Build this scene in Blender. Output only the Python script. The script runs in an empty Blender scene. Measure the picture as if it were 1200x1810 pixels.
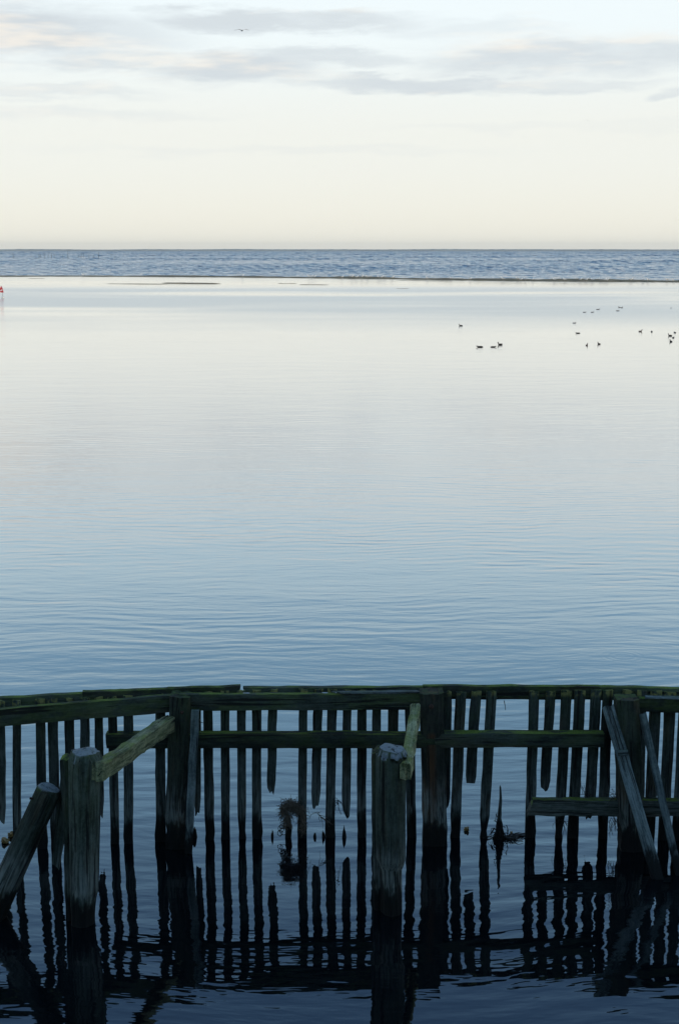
import bpy, math, random
from mathutils import Vector, Matrix, noise as mnoise
random.seed(7)
S = bpy.context.scene
R = math.radians
COL = S.collection

# ------------------------------------------------------------------ camera
W_, H_, F_ = 1200.0, 1810.0, 2500.0          # photograph size and focal length in its pixels
CAMH = 4.3
PITCH = math.atan((905 - 441.5) / F_)
SP, CP = math.sin(PITCH), math.cos(PITCH)
cam = bpy.data.cameras.new('camera')
cam.sensor_fit = 'VERTICAL'; cam.sensor_height = 36.0
cam.lens = F_ / H_ * 36.0
cam.clip_start = 0.1; cam.clip_end = 60000
camo = bpy.data.objects.new('camera', cam); COL.objects.link(camo)
camo.location = (0, 0, CAMH); camo.rotation_euler = (math.pi/2 - PITCH, 0, 0)
S.camera = camo

def ray(px, py):
    x, u = (px-600)/F_, -(py-905)/F_
    return Vector((x, CP+u*SP, -SP+u*CP))
def at(px, py, Y):
    d = ray(px, py); return Vector((0, 0, CAMH)) + d*(Y/d.y)
def wat(px, py, z=0.0):
    d = ray(px, py); return Vector((0, 0, CAMH)) + d*((z-CAMH)/d.z)
def X_of(px, Y, z):
    return (px-600)/F_*(Y*CP-(z-CAMH)*SP)
def dirang(px, py):
    d = ray(px, py).normalized()
    return math.degrees(math.atan2(d.x, d.y)), math.degrees(math.asin(d.z))

# ------------------------------------------------------------------ node helper
class NT:
    def __init__(s, tree): s.t = tree; s.n = tree.nodes; s.l = tree.links
    def new(s, typ, **kw):
        nd = s.n.new(typ)
        for k, v in kw.items(): setattr(nd, k, v)
        return nd
    def put(s, sock, v):
        if v is None: return
        if isinstance(v, bpy.types.NodeSocket): s.l.new(v, sock)
        else: sock.default_value = v
    def m(s, op, a, b=None, c=None, clamp=False):
        nd = s.new('ShaderNodeMath', operation=op); nd.use_clamp = clamp
        for i, v in enumerate((a, b, c)): s.put(nd.inputs[i], v)
        return nd.outputs[0]
    def vm(s, op, a, b=None):
        nd = s.new('ShaderNodeVectorMath', operation=op)
        s.put(nd.inputs[0], a); s.put(nd.inputs[1], b)
        return nd.outputs[0]
    def mix(s, f, a, b, bt='MIX'):
        nd = s.new('ShaderNodeMix', data_type='RGBA', blend_type=bt)
        s.put(nd.inputs[0], f); s.put(nd.inputs[6], a); s.put(nd.inputs[7], b)
        return nd.outputs[2]
    def ss(s, v, lo, hi, a=0.0, b=1.0):
        nd = s.new('ShaderNodeMapRange', interpolation_type='SMOOTHSTEP')
        s.put(nd.inputs[0], v)
        for i, q in enumerate((lo, hi, a, b)): s.put(nd.inputs[i+1], q)
        return nd.outputs[0]
    def noise(s, vec, scale=1.0, detail=2.0, rough=0.5, dist=0.0):
        nd = s.new('ShaderNodeTexNoise')
        s.put(nd.inputs['Vector'], vec); s.put(nd.inputs['Scale'], scale)
        s.put(nd.inputs['Detail'], detail); s.put(nd.inputs['Roughness'], rough); s.put(nd.inputs['Distortion'], dist)
        return nd.outputs[0]
    def sep(s, v):
        nd = s.new('ShaderNodeSeparateXYZ'); s.put(nd.inputs[0], v); return nd.outputs
    def comb(s, x, y, z):
        nd = s.new('ShaderNodeCombineXYZ')
        for i, v in enumerate((x, y, z)): s.put(nd.inputs[i], v)
        return nd.outputs[0]

def rgb(r, g, b): return (r, g, b, 1.0)

# ------------------------------------------------------------------ sky
SUN_AZ, SUN_EL = 150.0, 6.0                   # low evening sun behind the right shoulder; an added dike puts the fence in shade
world = bpy.data.worlds.new('World'); S.world = world; world.use_nodes = True
N = NT(world.node_tree); N.n.clear()
STR = 0.1
out = N.new('ShaderNodeOutputWorld'); bg = N.new('ShaderNodeBackground')
bg.inputs[1].default_value = STR
N.l.new(bg.outputs[0], out.inputs[0])
sky = N.new('ShaderNodeTexSky', sky_type='NISHITA')
sky.sun_disc = False; sky.sun_elevation = R(SUN_EL); sky.sun_rotation = R(SUN_AZ)
sky.altitude = 0; sky.air_density = 1.0; sky.dust_density = 0.6; sky.ozone_density = 2.5
tc = N.new('ShaderNodeTexCoord'); d = tc.outputs['Generated']
dx, dy, dz = N.sep(d)
el = N.m('MULTIPLY', N.m('ARCSINE', dz), 180/math.pi)
az = N.m('MULTIPLY', N.m('ARCTAN2', dx, dy), 180/math.pi)
K = 1.0/STR
def kc(r, g, b): return (r*K, g*K, b*K, 1.0)
# thin high veil / haze that whitens the low sky
east = N.ss(N.vm('DOT_PRODUCT', d, (math.sin(R(SUN_AZ)), math.cos(R(SUN_AZ)), 0.0)), -1.45, -0.45)
veil_f = N.ss(el, 14.0, 55.0, 0.92, 0.35)
def ramp(v, stops):
    c = None
    for (e0, col), (e1, col2) in zip(stops, stops[1:]):
        f = N.ss(v, e0, e1)
        c = N.mix(f, col if c is None else c, col2)
    return c
veil_w = ramp(el, [(0.0, kc(0.71, 0.74, 0.72)), (4.0, kc(0.77, 0.82, 0.82)), (9.0, kc(0.80, 0.93, 1.00)), (13.0, kc(0.64, 0.94, 1.16)), (18.0, kc(0.34, 0.70, 1.08)), (32.0, kc(0.11, 0.27, 0.60))])
veil_e = ramp(el, [(0.0, kc(0.98, 0.955, 0.84)), (4.0, kc(0.96, 0.97, 0.91)), (9.0, kc(0.96, 1.04, 1.06)), (13.0, kc(0.78, 1.05, 1.22)), (18.0, kc(0.43, 0.78, 1.13)), (32.0, kc(0.14, 0.31, 0.63))])
veil_c = N.mix(east, veil_w, veil_e)
base = N.mix(veil_f, sky.outputs[0], veil_c)
# clouds
warpv = N.comb(N.m('MULTIPLY', dx, 10.0), N.m('MULTIPLY', dy, 10.0), N.m('MULTIPLY', dz, 55.0))
w1 = N.noise(warpv, 1.0, 7.0, 0.64)
w2 = N.noise(N.vm('ADD', warpv, (31.0, 7.0, 3.0)), 1.25, 7.0, 0.66)
azw = N.m('ADD', az, N.m('MULTIPLY', N.m('SUBTRACT', w1, 0.5), 5.5))
elw = N.m('ADD', el, N.m('MULTIPLY', N.m('SUBTRACT', w2, 0.5), 1.7))
blobs = [  # x, y, half width, half height (photo px), weight
    (20, 58, 300, 52, 1.15), (230, 108, 180, 22, .8), (490, 37, 290, 20, .95), (430, 117, 170, 32, 1.0),
    (610, 103, 150, 18, .8), (740, 147, 270, 18, .95), (1010, 97, 310, 36, .95), (970, 152, 210, 16, .7),
    (60, 158, 220, 14, .6), (1190, 168, 50, 7, .6), (850, 52, 190, 20, .35), (120, 200, 280, 14, .3), (500, 268, 420, 10, .16), (1000, 225, 380, 10, .14), (330, 24, 120, 8, .4)]
cov = None
for (bx, by, bw, bh, wt) in blobs:
    a0, e0 = dirang(bx, by); kw = 1/43.0
    u = N.m('DIVIDE', N.m('SUBTRACT', azw, a0), bw*kw)
    v = N.m('DIVIDE', N.m('SUBTRACT', elw, e0), bh*kw)
    r = N.m('SQRT', N.m('ADD', N.m('MULTIPLY', u, u), N.m('MULTIPLY', v, v)))
    g = N.ss(r, 0.35, 1.22, wt, 0.0)
    cov = g if cov is None else N.m('MAXIMUM', cov, g)
# the same kind of cloud bank goes on round the rest of the horizon
far = N.ss(N.m('ABSOLUTE', az), 14.0, 22.0)
bank = N.ss(N.noise(N.comb(N.m('MULTIPLY', dx, 4.0), N.m('MULTIPLY', dy, 4.0), N.m('MULTIPLY', dz, 30.0)), 1.0, 5.0, 0.6), 0.5, 0.66)
band = N.m('MULTIPLY', N.ss(el, 3.0, 6.0), N.ss(el, 10.0, 18.0, 1.0, 0.25))
cov = N.m('MAXIMUM', cov, N.m('MULTIPLY', N.m('MULTIPLY', far, bank), band))
cov = N.m('MULTIPLY', cov, N.ss(w1, 0.25, 0.6, 0.55, 1.0))
lit = N.ss(N.noise(N.vm('ADD', warpv, (3.0, 50.0, 9.0)), 0.75, 4.0, 0.6), 0.50, 0.66)
lit = N.m('MULTIPLY', lit, 0.85)
ccol = N.mix(lit, N.mix(east, kc(0.53, 0.62, 0.71), kc(0.66, 0.72, 0.76)), kc(0.95, 0.90, 0.82))
final = N.mix(N.m('MULTIPLY', cov, 0.92), base, ccol)
N.l.new(final, bg.inputs[0])

# ------------------------------------------------------------------ sun
sd = Vector((math.sin(R(SUN_AZ))*math.cos(R(SUN_EL)), math.cos(R(SUN_AZ))*math.cos(R(SUN_EL)), math.sin(R(SUN_EL))))
sl = bpy.data.lights.new('sun', 'SUN'); sl.energy = 2.2; sl.angle = R(1.0); sl.color = (1.0, 0.86, 0.66)
so = bpy.data.objects.new('sun', sl); COL.objects.link(so)
so.rotation_euler = (-sd).to_track_quat('-Z', 'Y').to_euler(); so.location = sd*50

S.cycles.max_bounces = 5; S.cycles.diffuse_bounces = 2; S.cycles.glossy_bounces = 3; S.cycles.volume_bounces = 0
vs = S.view_settings
vs.view_transform = 'Standard'; vs.look = 'None'; vs.gamma = 1.0; vs.exposure = 0.0; vs.use_curve_mapping = False

# ------------------------------------------------------------------ object helpers
def mesh_obj(name, verts, faces, mat, parent=None, smooth=False):
    me = bpy.data.meshes.new(name); me.from_pydata([tuple(v) for v in verts], [], faces); me.update()
    if smooth:
        for p in me.polygons: p.use_smooth = True
    me.materials.append(mat)
    o = bpy.data.objects.new(name, me); COL.objects.link(o)
    if parent: o.parent = parent
    return o
def empty(name, loc=(0, 0, 0)):
    o = bpy.data.objects.new(name, None); COL.objects.link(o); o.location = loc; return o
def tag(o, label=None, cat=None, group=None, kind=None):
    if label: o['label'] = label
    if cat: o['category'] = cat
    if group: o['group'] = group
    if kind: o['kind'] = kind
    return o
def frame(p0, p1, face=Vector((0, -1, 0))):
    """local Z along p0->p1, local -Y towards 'face'"""
    z = (p1-p0).normalized(); y = -(face - face.dot(z)*z).normalized(); x = y.cross(z)
    M = Matrix((x, y, z)).transposed().to_4x4(); M.translation = p0
    return M
WM = {}                                       # world matrix of every placed part
def place(o, M, parent=None):
    WM[o.as_pointer()] = M.copy()
    if parent is not None:
        o.parent = parent
        M = WM.get(parent.as_pointer(), Matrix.Translation(parent.location)).inverted() @ M
    o.matrix_local = M
    return o

# ------------------------------------------------------------------ materials
def new_mat(name):
    m = bpy.data.materials.new(name); m.use_nodes = True
    n = NT(m.node_tree); b = n.n['Principled BSDF']; return m, n, b

def wood_mat(name, dark, light, moss_amt=0.6, warm=0.15, bleach=0.5, rust=None, moss=(0.035, 0.060, 0.012), gscale=1.0, lichen=0.0, endgrain_sky=0.0, gain=2.1):
    m, n, b = new_mat(name)
    tcn = n.new('ShaderNodeTexCoord'); obj = tcn.outputs['Object']
    oi = n.new('ShaderNodeObjectInfo').outputs['Random']
    geo = n.new('ShaderNodeNewGeometry')
    px, py, pz = n.sep(geo.outputs['Position'])
    off = n.comb(n.m('MULTIPLY', oi, 37.0), n.m('MULTIPLY', oi, 91.0), n.m('MULTIPLY', oi, 53.0))
    o2 = n.vm('ADD', obj, off)
    gv = n.vm('MULTIPLY', o2, (80.0*gscale, 80.0*gscale, 5.0*gscale))
    grain = n.noise(gv, 1.0, 5.0, 0.65, 0.6)
    cv = n.vm('MULTIPLY', o2, (28.0*gscale, 28.0*gscale, 1.1*gscale))
    crack = n.noise(cv, 1.0, 4.0, 0.6, 0.8)
    blotch = n.noise(n.vm('MULTIPLY', o2, (7.0, 7.0, 3.0)), 1.0, 4.0, 0.6)
    fleck = n.noise(n.vm('MULTIPLY', o2, (55.0, 55.0, 38.0)), 1.0, 4.0, 0.7)
    tone = n.ss(n.m('ADD', n.m('ADD', n.m('MULTIPLY', grain, 0.45), n.m('MULTIPLY', blotch, 0.45)), n.m('MULTIPLY', fleck, 0.25)), 0.44, 0.74)
    col = n.mix(tone, rgb(*dark), rgb(*light))
    var = n.m('ADD', 0.6, n.m('MULTIPLY', oi, 0.85))
    col = n.mix(1.0, col, n.comb(var, var, var), 'MULTIPLY')
    # brown heartwood showing through
    col = n.mix(n.m('MULTIPLY', n.ss(n.noise(n.vm('MULTIPLY', o2, (14.0, 14.0, 2.0)), 1.0, 3.0), 0.52, 0.7), warm), col, rgb(0.10, 0.055, 0.025))
    # bleached, salt-worn zone above the tide line
    wob = n.m('MULTIPLY', n.m('SUBTRACT', n.noise(n.vm('MULTIPLY', geo.outputs['Position'], (26.0, 26.0, 8.0)), 1.0, 3.0, 0.6), 0.5), 0.30)
    h = n.m('ADD', pz, wob)
    zone = n.m('MULTIPLY', n.ss(h, 0.16, 0.22), n.ss(h, 0.28, 0.56, 1.0, 0.0))
    col = n.mix(n.m('MULTIPLY', n.m('MULTIPLY', zone, bleach), n.ss(grain, 0.35, 0.62)), col, rgb(0.125, 0.135, 0.125))
    # moss on upward faces and high on the timber
    nz = n.sep(geo.outputs['Normal'])[2]
    mm = n.m('MAXIMUM', n.ss(nz, 0.35, 0.8), n.m('MULTIPLY', n.ss(pz, 0.45, 1.1), 0.22))
    mn = n.ss(n.noise(n.vm('MULTIPLY', o2, (11.0, 11.0, 4.5)), 1.0, 5.0, 0.65), 0.40, 0.60)
    mfac = n.m('MULTIPLY', n.m('MULTIPLY', mm, mn), moss_amt)
    mtone = n.noise(n.vm('MULTIPLY', o2, (60.0, 60.0, 60.0)), 1.0, 3.0)
    mcol = n.mix(mtone, rgb(*[c*0.5 for c in moss]), rgb(*[c*1.7 for c in moss]))
    col = n.mix(mfac, col, mcol)
    if endgrain_sky:  # pale end grain, with reflected sky painted into the upward faces
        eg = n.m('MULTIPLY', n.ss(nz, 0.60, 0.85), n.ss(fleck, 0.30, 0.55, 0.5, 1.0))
        col = n.mix(n.m('MULTIPLY', eg, endgrain_sky), col, rgb(0.16, 0.175, 0.19))
    if lichen:
        lf = n.m('MULTIPLY', n.ss(pz, 1.085, 1.13), n.ss(n.noise(n.vm('MULTIPLY', o2, (24.0, 24.0, 20.0)), 1.0, 4.0), 0.42, 0.58))
        col = n.mix(n.m('MULTIPLY', lf, lichen), col, rgb(0.16, 0.15, 0.05))
    if rust:
        ox, oy, oz = n.sep(obj)
        rx = n.ss(n.m('ABSOLUTE', n.m('SUBTRACT', ox, n.m('ADD', rust[0], n.m('MULTIPLY', n.m('SUBTRACT', blotch, 0.5), 0.05)))), 0.004, 0.045, 1.0, 0.0)
        rz = n.m('MULTIPLY', n.ss(oz, rust[1], rust[2]), n.ss(oz, rust[2]+0.10, rust[2]+0.14, 1.0, 0.0))
        col = n.mix(n.m('MULTIPLY', n.m('MULTIPLY', rx, rz), n.ss(grain, 0.3, 0.6, 0.4, 0.85)), col, rgb(0.055, 0.026, 0.012))
    # wet black weed below the tide line
    wet = n.ss(h, 0.24, 0.12)
    col = n.mix(wet, col, n.mix(grain, rgb(0.002, 0.0025, 0.0025), rgb(0.008, 0.009, 0.008)))
    # cracks
    ck = n.m('MULTIPLY', n.ss(crack, 0.36, 0.42, 1.0, 0.0), 0.85)
    col = n.mix(ck, col, rgb(0.006, 0.006, 0.006))
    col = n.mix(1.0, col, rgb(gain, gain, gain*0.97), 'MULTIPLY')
    n.l.new(col, b.inputs['Base Color'])
    b.inputs['Specular IOR Level'].default_value = 0.2
    n.put(b.inputs['Roughness'], n.ss(wet, 0.0, 1.0, 0.9, 0.7))
    bump = n.new('ShaderNodeBump'); bump.inputs['Strength'].default_value = 0.9; bump.inputs['Distance'].default_value = 0.006
    hh = n.m('ADD', n.m('SUBTRACT', grain, n.m('MULTIPLY', ck, 1.2)), n.m('MULTIPLY', mfac, n.m('MULTIPLY', mtone, 1.5)))
    n.l.new(hh, bump.inputs['Height']); n.l.new(bump.outputs[0], b.inputs['Normal'])
    return m

def plain(name, c, rough=0.8, var=0.3, scale=30.0, metallic=0.0):
    m, n, b = new_mat(name)
    g = n.new('ShaderNodeTexCoord').outputs['Object']
    f = n.noise(g, scale, 3.0, 0.6)
    n.l.new(n.mix(f, rgb(*[q*(1-var) for q in c]), rgb(*[min(1, q*(1+var)) for q in c])), b.inputs['Base Color'])
    b.inputs['Roughness'].default_value = rough; b.inputs['Metallic'].default_value = metallic
    return m

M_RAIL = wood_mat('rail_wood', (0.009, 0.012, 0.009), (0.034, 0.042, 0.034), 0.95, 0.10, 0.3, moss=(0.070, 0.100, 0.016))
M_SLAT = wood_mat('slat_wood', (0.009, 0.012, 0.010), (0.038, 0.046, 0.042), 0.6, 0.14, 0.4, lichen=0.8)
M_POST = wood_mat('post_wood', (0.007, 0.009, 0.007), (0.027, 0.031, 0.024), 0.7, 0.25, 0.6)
M_POSTR = wood_mat('rusty_post_wood', (0.007, 0.008, 0.007), (0.030, 0.031, 0.025), 0.4, 0.4, 0.7, rust=(-0.01, 0.55, 1.45))
M_PILE = wood_mat('pile_wood', (0.009, 0.012, 0.009), (0.048, 0.060, 0.050), 0.8, 0.12, 0.8, gscale=0.8, moss=(0.040, 0.054, 0.012), endgrain_sky=0.8)
M_BRACE = wood_mat('brace_wood', (0.032, 0.038, 0.020), (0.24, 0.24, 0.14), 0.7, 0.2, 0.0, moss=(0.085, 0.10, 0.022), gscale=0.8)
M_GREY = wood_mat('grey_plank_wood', (0.020, 0.027, 0.027), (0.10, 0.122, 0.122), 0.35, 0.05, 0.3, gscale=0.8)
M_IRON = plain('rusty_iron', (0.05, 0.022, 0.012), 0.85, 0.5, 80)
M_WEED = plain('dry_weed', (0.18, 0.14, 0.10), 0.95, 0.5, 90)
M_BLACKWEED = plain('black_weed', (0.010, 0.010, 0.008), 0.7, 0.5, 60)
M_LEAF = plain('yellow_leaf', (0.20, 0.135, 0.035), 0.7, 0.4, 50)
M_DROP = plain('bird_dropping', (0.6, 0.62, 0.6), 0.9, 0.2, 90)
M_DUCK = plain('duck_feathers', (0.016, 0.015, 0.014), 0.7, 0.3, 20)
M_BROWN = plain('brown_feathers', (0.075, 0.06, 0.05), 0.8, 0.4, 20)
M_BILL = plain('bill', (0.4, 0.38, 0.33), 0.6, 0.1)
M_GULL = plain('gull_feathers', (0.80, 0.80, 0.78), 0.8, 0.05, 10)
M_GWING = plain('gull_wing', (0.42, 0.44, 0.47), 0.8, 0.1, 10)
M_STAKE = plain('stake_wood', (0.07, 0.07, 0.065), 0.9, 0.3, 3)
M_RED = plain('red_cloth', (0.55, 0.035, 0.045), 0.8, 0.15, 8)
M_WHITE = plain('white_float', (0.75, 0.75, 0.72), 0.5, 0.05)
M_HULL = plain('hull_paint', (0.08, 0.10, 0.13), 0.6, 0.1, 1)
M_SAND = plain('wet_sand', (0.27, 0.20, 0.105), 0.95, 0.6, 0.5)
M_LAND = plain('far_land', (0.38, 0.40, 0.36), 1.0, 0.4, 0.02)

# ------------------------------------------------------------------ water
BAR = [(-900, 486), (-300, 487), (-100, 487.5), (0, 488.6), (100, 488.2), (200, 488.6), (330, 489.0), (400, 489.6),
       (560, 491.2), (640, 491.8), (800, 494.6), (950, 496.2), (1100, 497.3), (1200, 498.2), (1400, 499.5), (2100, 502)]
BARP = [wat(*p) for p in BAR]

def water_mat(name, sea):
    m, n, b = new_mat(name)
    geo = n.new('ShaderNodeNewGeometry'); P = geo.outputs['Position']
    px, py, pz = n.sep(P)
    b.inputs['IOR'].default_value = 1.45 if not sea else 1.4
    if not sea: b.inputs['Coat Weight'].default_value = 1.0; b.inputs['Coat IOR'].default_value = 1.42; b.inputs['Coat Roughness'].default_value = 0.02
    if sea:
        b.inputs['Base Color'].default_value = rgb(0.010, 0.095, 0.21)
        b.inputs['Roughness'].default_value = 0.12
        h1 = n.noise(n.vm('MULTIPLY', P, (0.35, 0.22, 1.0)), 1.0, 3.0, 0.6)
        h = n.m('MULTIPLY', h1, 0.45)
    else:
        b.inputs['Base Color'].default_value = rgb(0.003, 0.005, 0.007)
        b.inputs['Roughness'].default_value = 0.02
        # a breath of wind roughens the far lagoon in long patches
        wind = n.ss(n.noise(n.vm('MULTIPLY', P, (0.012, 0.030, 1.0)), 1.0, 3.0), 0.26, 0.55)
        wind = n.m('MULTIPLY', wind, n.m('MULTIPLY', n.ss(py, 50.0, 105.0), n.ss(py, 150.0, 188.0, 1.0, 0.45)))
        rough_ = n.m('ADD', 0.02, n.m('MULTIPLY', wind, 0.21))
        n.put(b.inputs['Roughness'], rough_); n.put(b.inputs['Coat Roughness'], rough_)
        # warp so the crests wander
        wx = n.noise(n.vm('MULTIPLY', P, (0.22, 0.22, 1.0)), 1.0, 2.0)
        wy = n.m('ADD', py, n.m('MULTIPLY', wx, 1.3))
        def train(ang, lam, dst):
            c, s_ = math.cos(R(ang)), math.sin(R(ang))
            v = n.m('ADD', n.m('MULTIPLY', px, s_), n.m('MULTIPLY', wy, c))
            q = n.noise(n.vm('MULTIPLY', P, (0.8, 0.8, 1.0)), 1.0, 2.0)
            ph = n.m('ADD', n.m('MULTIPLY', v, 2*math.pi/lam), n.m('MULTIPLY', q, dst))
            return n.m('SINE', ph)
        # patches of ripples and of calm
        p1 = n.ss(n.noise(n.vm('MULTIPLY', P, (0.16, 0.30, 1.0)), 1.0, 2.0), 0.40, 0.62, 0.15, 1.0)
        p2 = n.ss(n.noise(n.vm('ADD', n.vm('MULTIPLY', P, (0.20, 0.35, 1.0)), (9.0, 4.0, 0.0)), 1.0, 2.0), 0.42, 0.62, 0.1, 1.0)
        t1 = n.m('MULTIPLY', train(6, 0.34, 9.0), p1)
        t2 = n.m('MULTIPLY', train(-9, 0.23, 11.0), p2)
        n1 = n.noise(n.vm('MULTIPLY', n.comb(px, wy, 0.0), (1.3, 4.4, 1.0)), 1.0, 2.0, 0.5)
        n2 = n.noise(n.vm('MULTIPLY', n.comb(px, wy, 0.0), (3.6, 11.0, 1.0)), 1.0, 2.0, 0.55)
        n3 = n.noise(n.vm('MULTIPLY', P, (0.35, 0.9, 1.0)), 1.0, 2.0, 0.5)
        h = n.m('MULTIPLY', t1, 0.0006)
        h = n.m('ADD', h, n.m('MULTIPLY', t2, 0.00045))
        h = n.m('ADD', h, n.m('MULTIPLY', n1, 0.0037))
        h = n.m('ADD', h, n.m('MULTIPLY', n2, 0.0016))
        h = n.m('ADD', h, n.m('MULTIPLY', n3, 0.0075))
        # rings left by a fish or a drop
        c = wat(1100, 1160)
        rr = n.vm('LENGTH', n.vm('SUBTRACT', P, tuple(c)))
        nd = n.new('ShaderNodeVectorMath', operation='LENGTH'); n.l.new(n.vm('SUBTRACT', P, tuple(c)), nd.inputs[0]); rr = nd.outputs['Value']
        ring = n.m('MULTIPLY', n.m('SINE', n.m('MULTIPLY', rr, 2*math.pi/0.075)), n.m('MULTIPLY', n.ss(rr, 0.02, 0.12), n.ss(rr, 0.2, 0.3, 1.0, 0.0)))
        h = n.m('ADD', h, n.m('MULTIPLY', ring, 0.00014))
    bump = n.new('ShaderNodeBump'); bump.inputs['Strength'].default_value = 1.0; bump.inputs['Distance'].default_value = 1.0
    n.l.new(h, bump.inputs['Height']); n.l.new(bump.outputs[0], b.inputs['Normal'])
    if not sea: n.l.new(bump.outputs[0], b.inputs['Coat Normal'])
    return m

M_LAG = water_mat('lagoon_water', False); M_SEA = water_mat('sea_water', True)
k = len(BARP)
vs_ = [Vector((-900, -20, 0))] + [Vector((900, -20, 0))] + [Vector((BARP[-1].x*3, BARP[-1].y, 0))] + list(reversed(BARP)) + [Vector((BARP[0].x*3, BARP[0].y, 0))]
tag(mesh_obj('lagoon_water', vs_, [list(range(len(vs_)))], M_LAG), kind='structure')
import numpy as np
def sea_mesh():
    """wind waves as real geometry: crests run roughly across the view, wave length grows with fetch up to 7 m"""
    rng = np.random.default_rng(4)
    bpx = np.array([math.degrees(math.atan2(p.x, p.y)) for p in BARP]); bd = np.array([p.y for p in BARP])
    NC = 260; ang = np.linspace(-21, 21, NC)
    d0 = np.interp(ang, bpx, bd)
    s_, ph = [0.0], [0.0]
    while s_[-1] < 4300:
        lam = min(7.0, 0.0055*(s_[-1]+205)); st = lam/4.6
        s_.append(s_[-1]+st); ph.append(ph[-1]+st/lam)
    s_ = np.array(s_)[:, None]; ph = np.array(ph)[:, None]
    Y = d0[None, :]+s_; X = Y*np.tan(np.radians(ang))[None, :]
    lam = np.minimum(7.0, 0.0055*(s_+205)); U = X/lam
    h = np.zeros_like(Y)
    for k_ in range(16):
        ky = rng.uniform(0.5, 1.7); kx = rng.normal(0, 0.34); a = rng.uniform(.5, 1)/ky
        h += a*np.sin(2*np.pi*(ky*ph + kx*U) + rng.uniform(0, 6.28))
    h /= 2.4
    h = np.where(h > 0, h**1.25 if False else np.abs(h)**1.2, h*0.75)
    Z = h*lam*0.0265*(1+0.35*np.sin(X*0.021+Y*0.004)*np.sin(Y*0.019+1.3))*np.clip(s_/10, 0, 1)
    nr, nc = Y.shape
    co = np.stack([X, Y, Z], -1).reshape(-1, 3)
    idx = np.arange(nr*nc).reshape(nr, nc)
    q = np.stack([idx[:-1, :-1], idx[:-1, 1:], idx[1:, 1:], idx[1:, :-1]], -1).reshape(-1, 4)
    # calm outer flanks and the far offing, flat
    yl, yr = d0[0], d0[-1]
    ext = np.array([[-14000, yl, 0], [X[0, 0], yl, 0], [X[-1, 0], Y[-1, 0], 0], [-14000, Y[-1, 0], 0],
                    [X[0, -1], yr, 0], [14000, yr, 0], [14000, Y[-1, -1], 0], [X[-1, -1], Y[-1, -1], 0]], float)
    n0 = len(co); co = np.vstack([co, ext])
    q = np.vstack([q, [[n0, n0+1, n0+2, n0+3], [n0+4, n0+5, n0+6, n0+7]]])
    me = bpy.data.meshes.new('sea_water')
    me.vertices.add(len(co)); me.vertices.foreach_set('co', co.ravel())
    me.loops.add(q.size); me.loops.foreach_set('vertex_index', q.ravel().astype(np.int32))
    me.polygons.add(len(q)); me.polygons.foreach_set('loop_start', np.arange(0, q.size, 4, dtype=np.int32))
    me.polygons.foreach_set('use_smooth', np.ones(len(q), bool))
    me.update(calc_edges=True); me.validate(); me.materials.append(M_SEA)
    o = bpy.data.objects.new('sea_water', me); COL.objects.link(o); return o
tag(sea_mesh(), kind='structure')

# ------------------------------------------------------------------ unseen dike under and behind the camera, added to shade the fence
M_GRASS = plain('shade_dike_grass', (0.06, 0.09, 0.03), 0.95, 0.5, 1.5)
V, Fc = [], []
prof_d = [(5.0, -0.8), (3.6, 0.1), (0.6, 2.6), (-1.2, 2.75), (-3.0, 3.2), (-14.0, 8.6), (-17.0, 9.0), (-21.0, 9.0), (-46.0, -0.6)]
nx = 161
for i in range(nx):
    x = -480 + 960*i/(nx-1)
    for (y, z) in prof_d: V.append((x, y + 0.2*mnoise.noise(Vector((x*.1, y, 0))), z + (0.12*mnoise.noise(Vector((x*.2, y, 4))) if z > 3 else 0)))
m_ = len(prof_d)
for i in range(nx-1):
    for j in range(m_-1): Fc.append((i*m_+j, i*m_+j+1, (i+1)*m_+j+1, (i+1)*m_+j))
tag(mesh_obj('shade_dike', V, Fc, M_GRASS, smooth=True), kind='structure')

# ------------------------------------------------------------------ far shore and sandbars
def bar_mesh(pts, halfw, height, rnd, n_per=24, boost=0.0):
    """low mound along a polyline; pts = world points"""
    P = []
    for i in range(len(pts)-1):
        for j in range(n_per): P.append(pts[i].lerp(pts[i+1], j/n_per))
    P.append(pts[-1])
    L = len(P); V = []; Fc = []
    prof = [(-1.0, -0.15), (-0.75, 0.25), (-0.3, 0.8), (0.1, 1.0), (0.6, 0.6), (1.0, -0.15)]
    for i, p in enumerate(P):
        t = i/(L-1); endf = min(1.0, 6*t*(1-t)*1.6 + 0.02)
        a = 0.62 + 0.45*mnoise.noise(Vector((i*0.035, rnd, 0))) + 0.18*mnoise.noise(Vector((i*0.21, rnd, 5)))
        a = max(0.08, a)*endf*(1.0 + boost*math.exp(-((p.x-12)/28)**2))
        w = halfw*(0.7+0.5*mnoise.noise(Vector((i*0.17, rnd, 9))))*max(0.15, endf)
        for (u, hgt) in prof:
            V.append((p.x, p.y + u*w, height*hgt*a if hgt > 0 else -0.05))
    m_ = len(prof)
    for i in range(L-1):
        for j in range(m_-1): Fc.append((i*m_+j, i*m_+j+1, (i+1)*m_+j+1, (i+1)*m_+j))
    return V, Fc
V, Fc = bar_mesh(BARP, 6.0, 0.24, 1.3, 40, 0.9)
tag(mesh_obj('sandbar', V, Fc, M_SAND, smooth=True), kind='structure')
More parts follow.
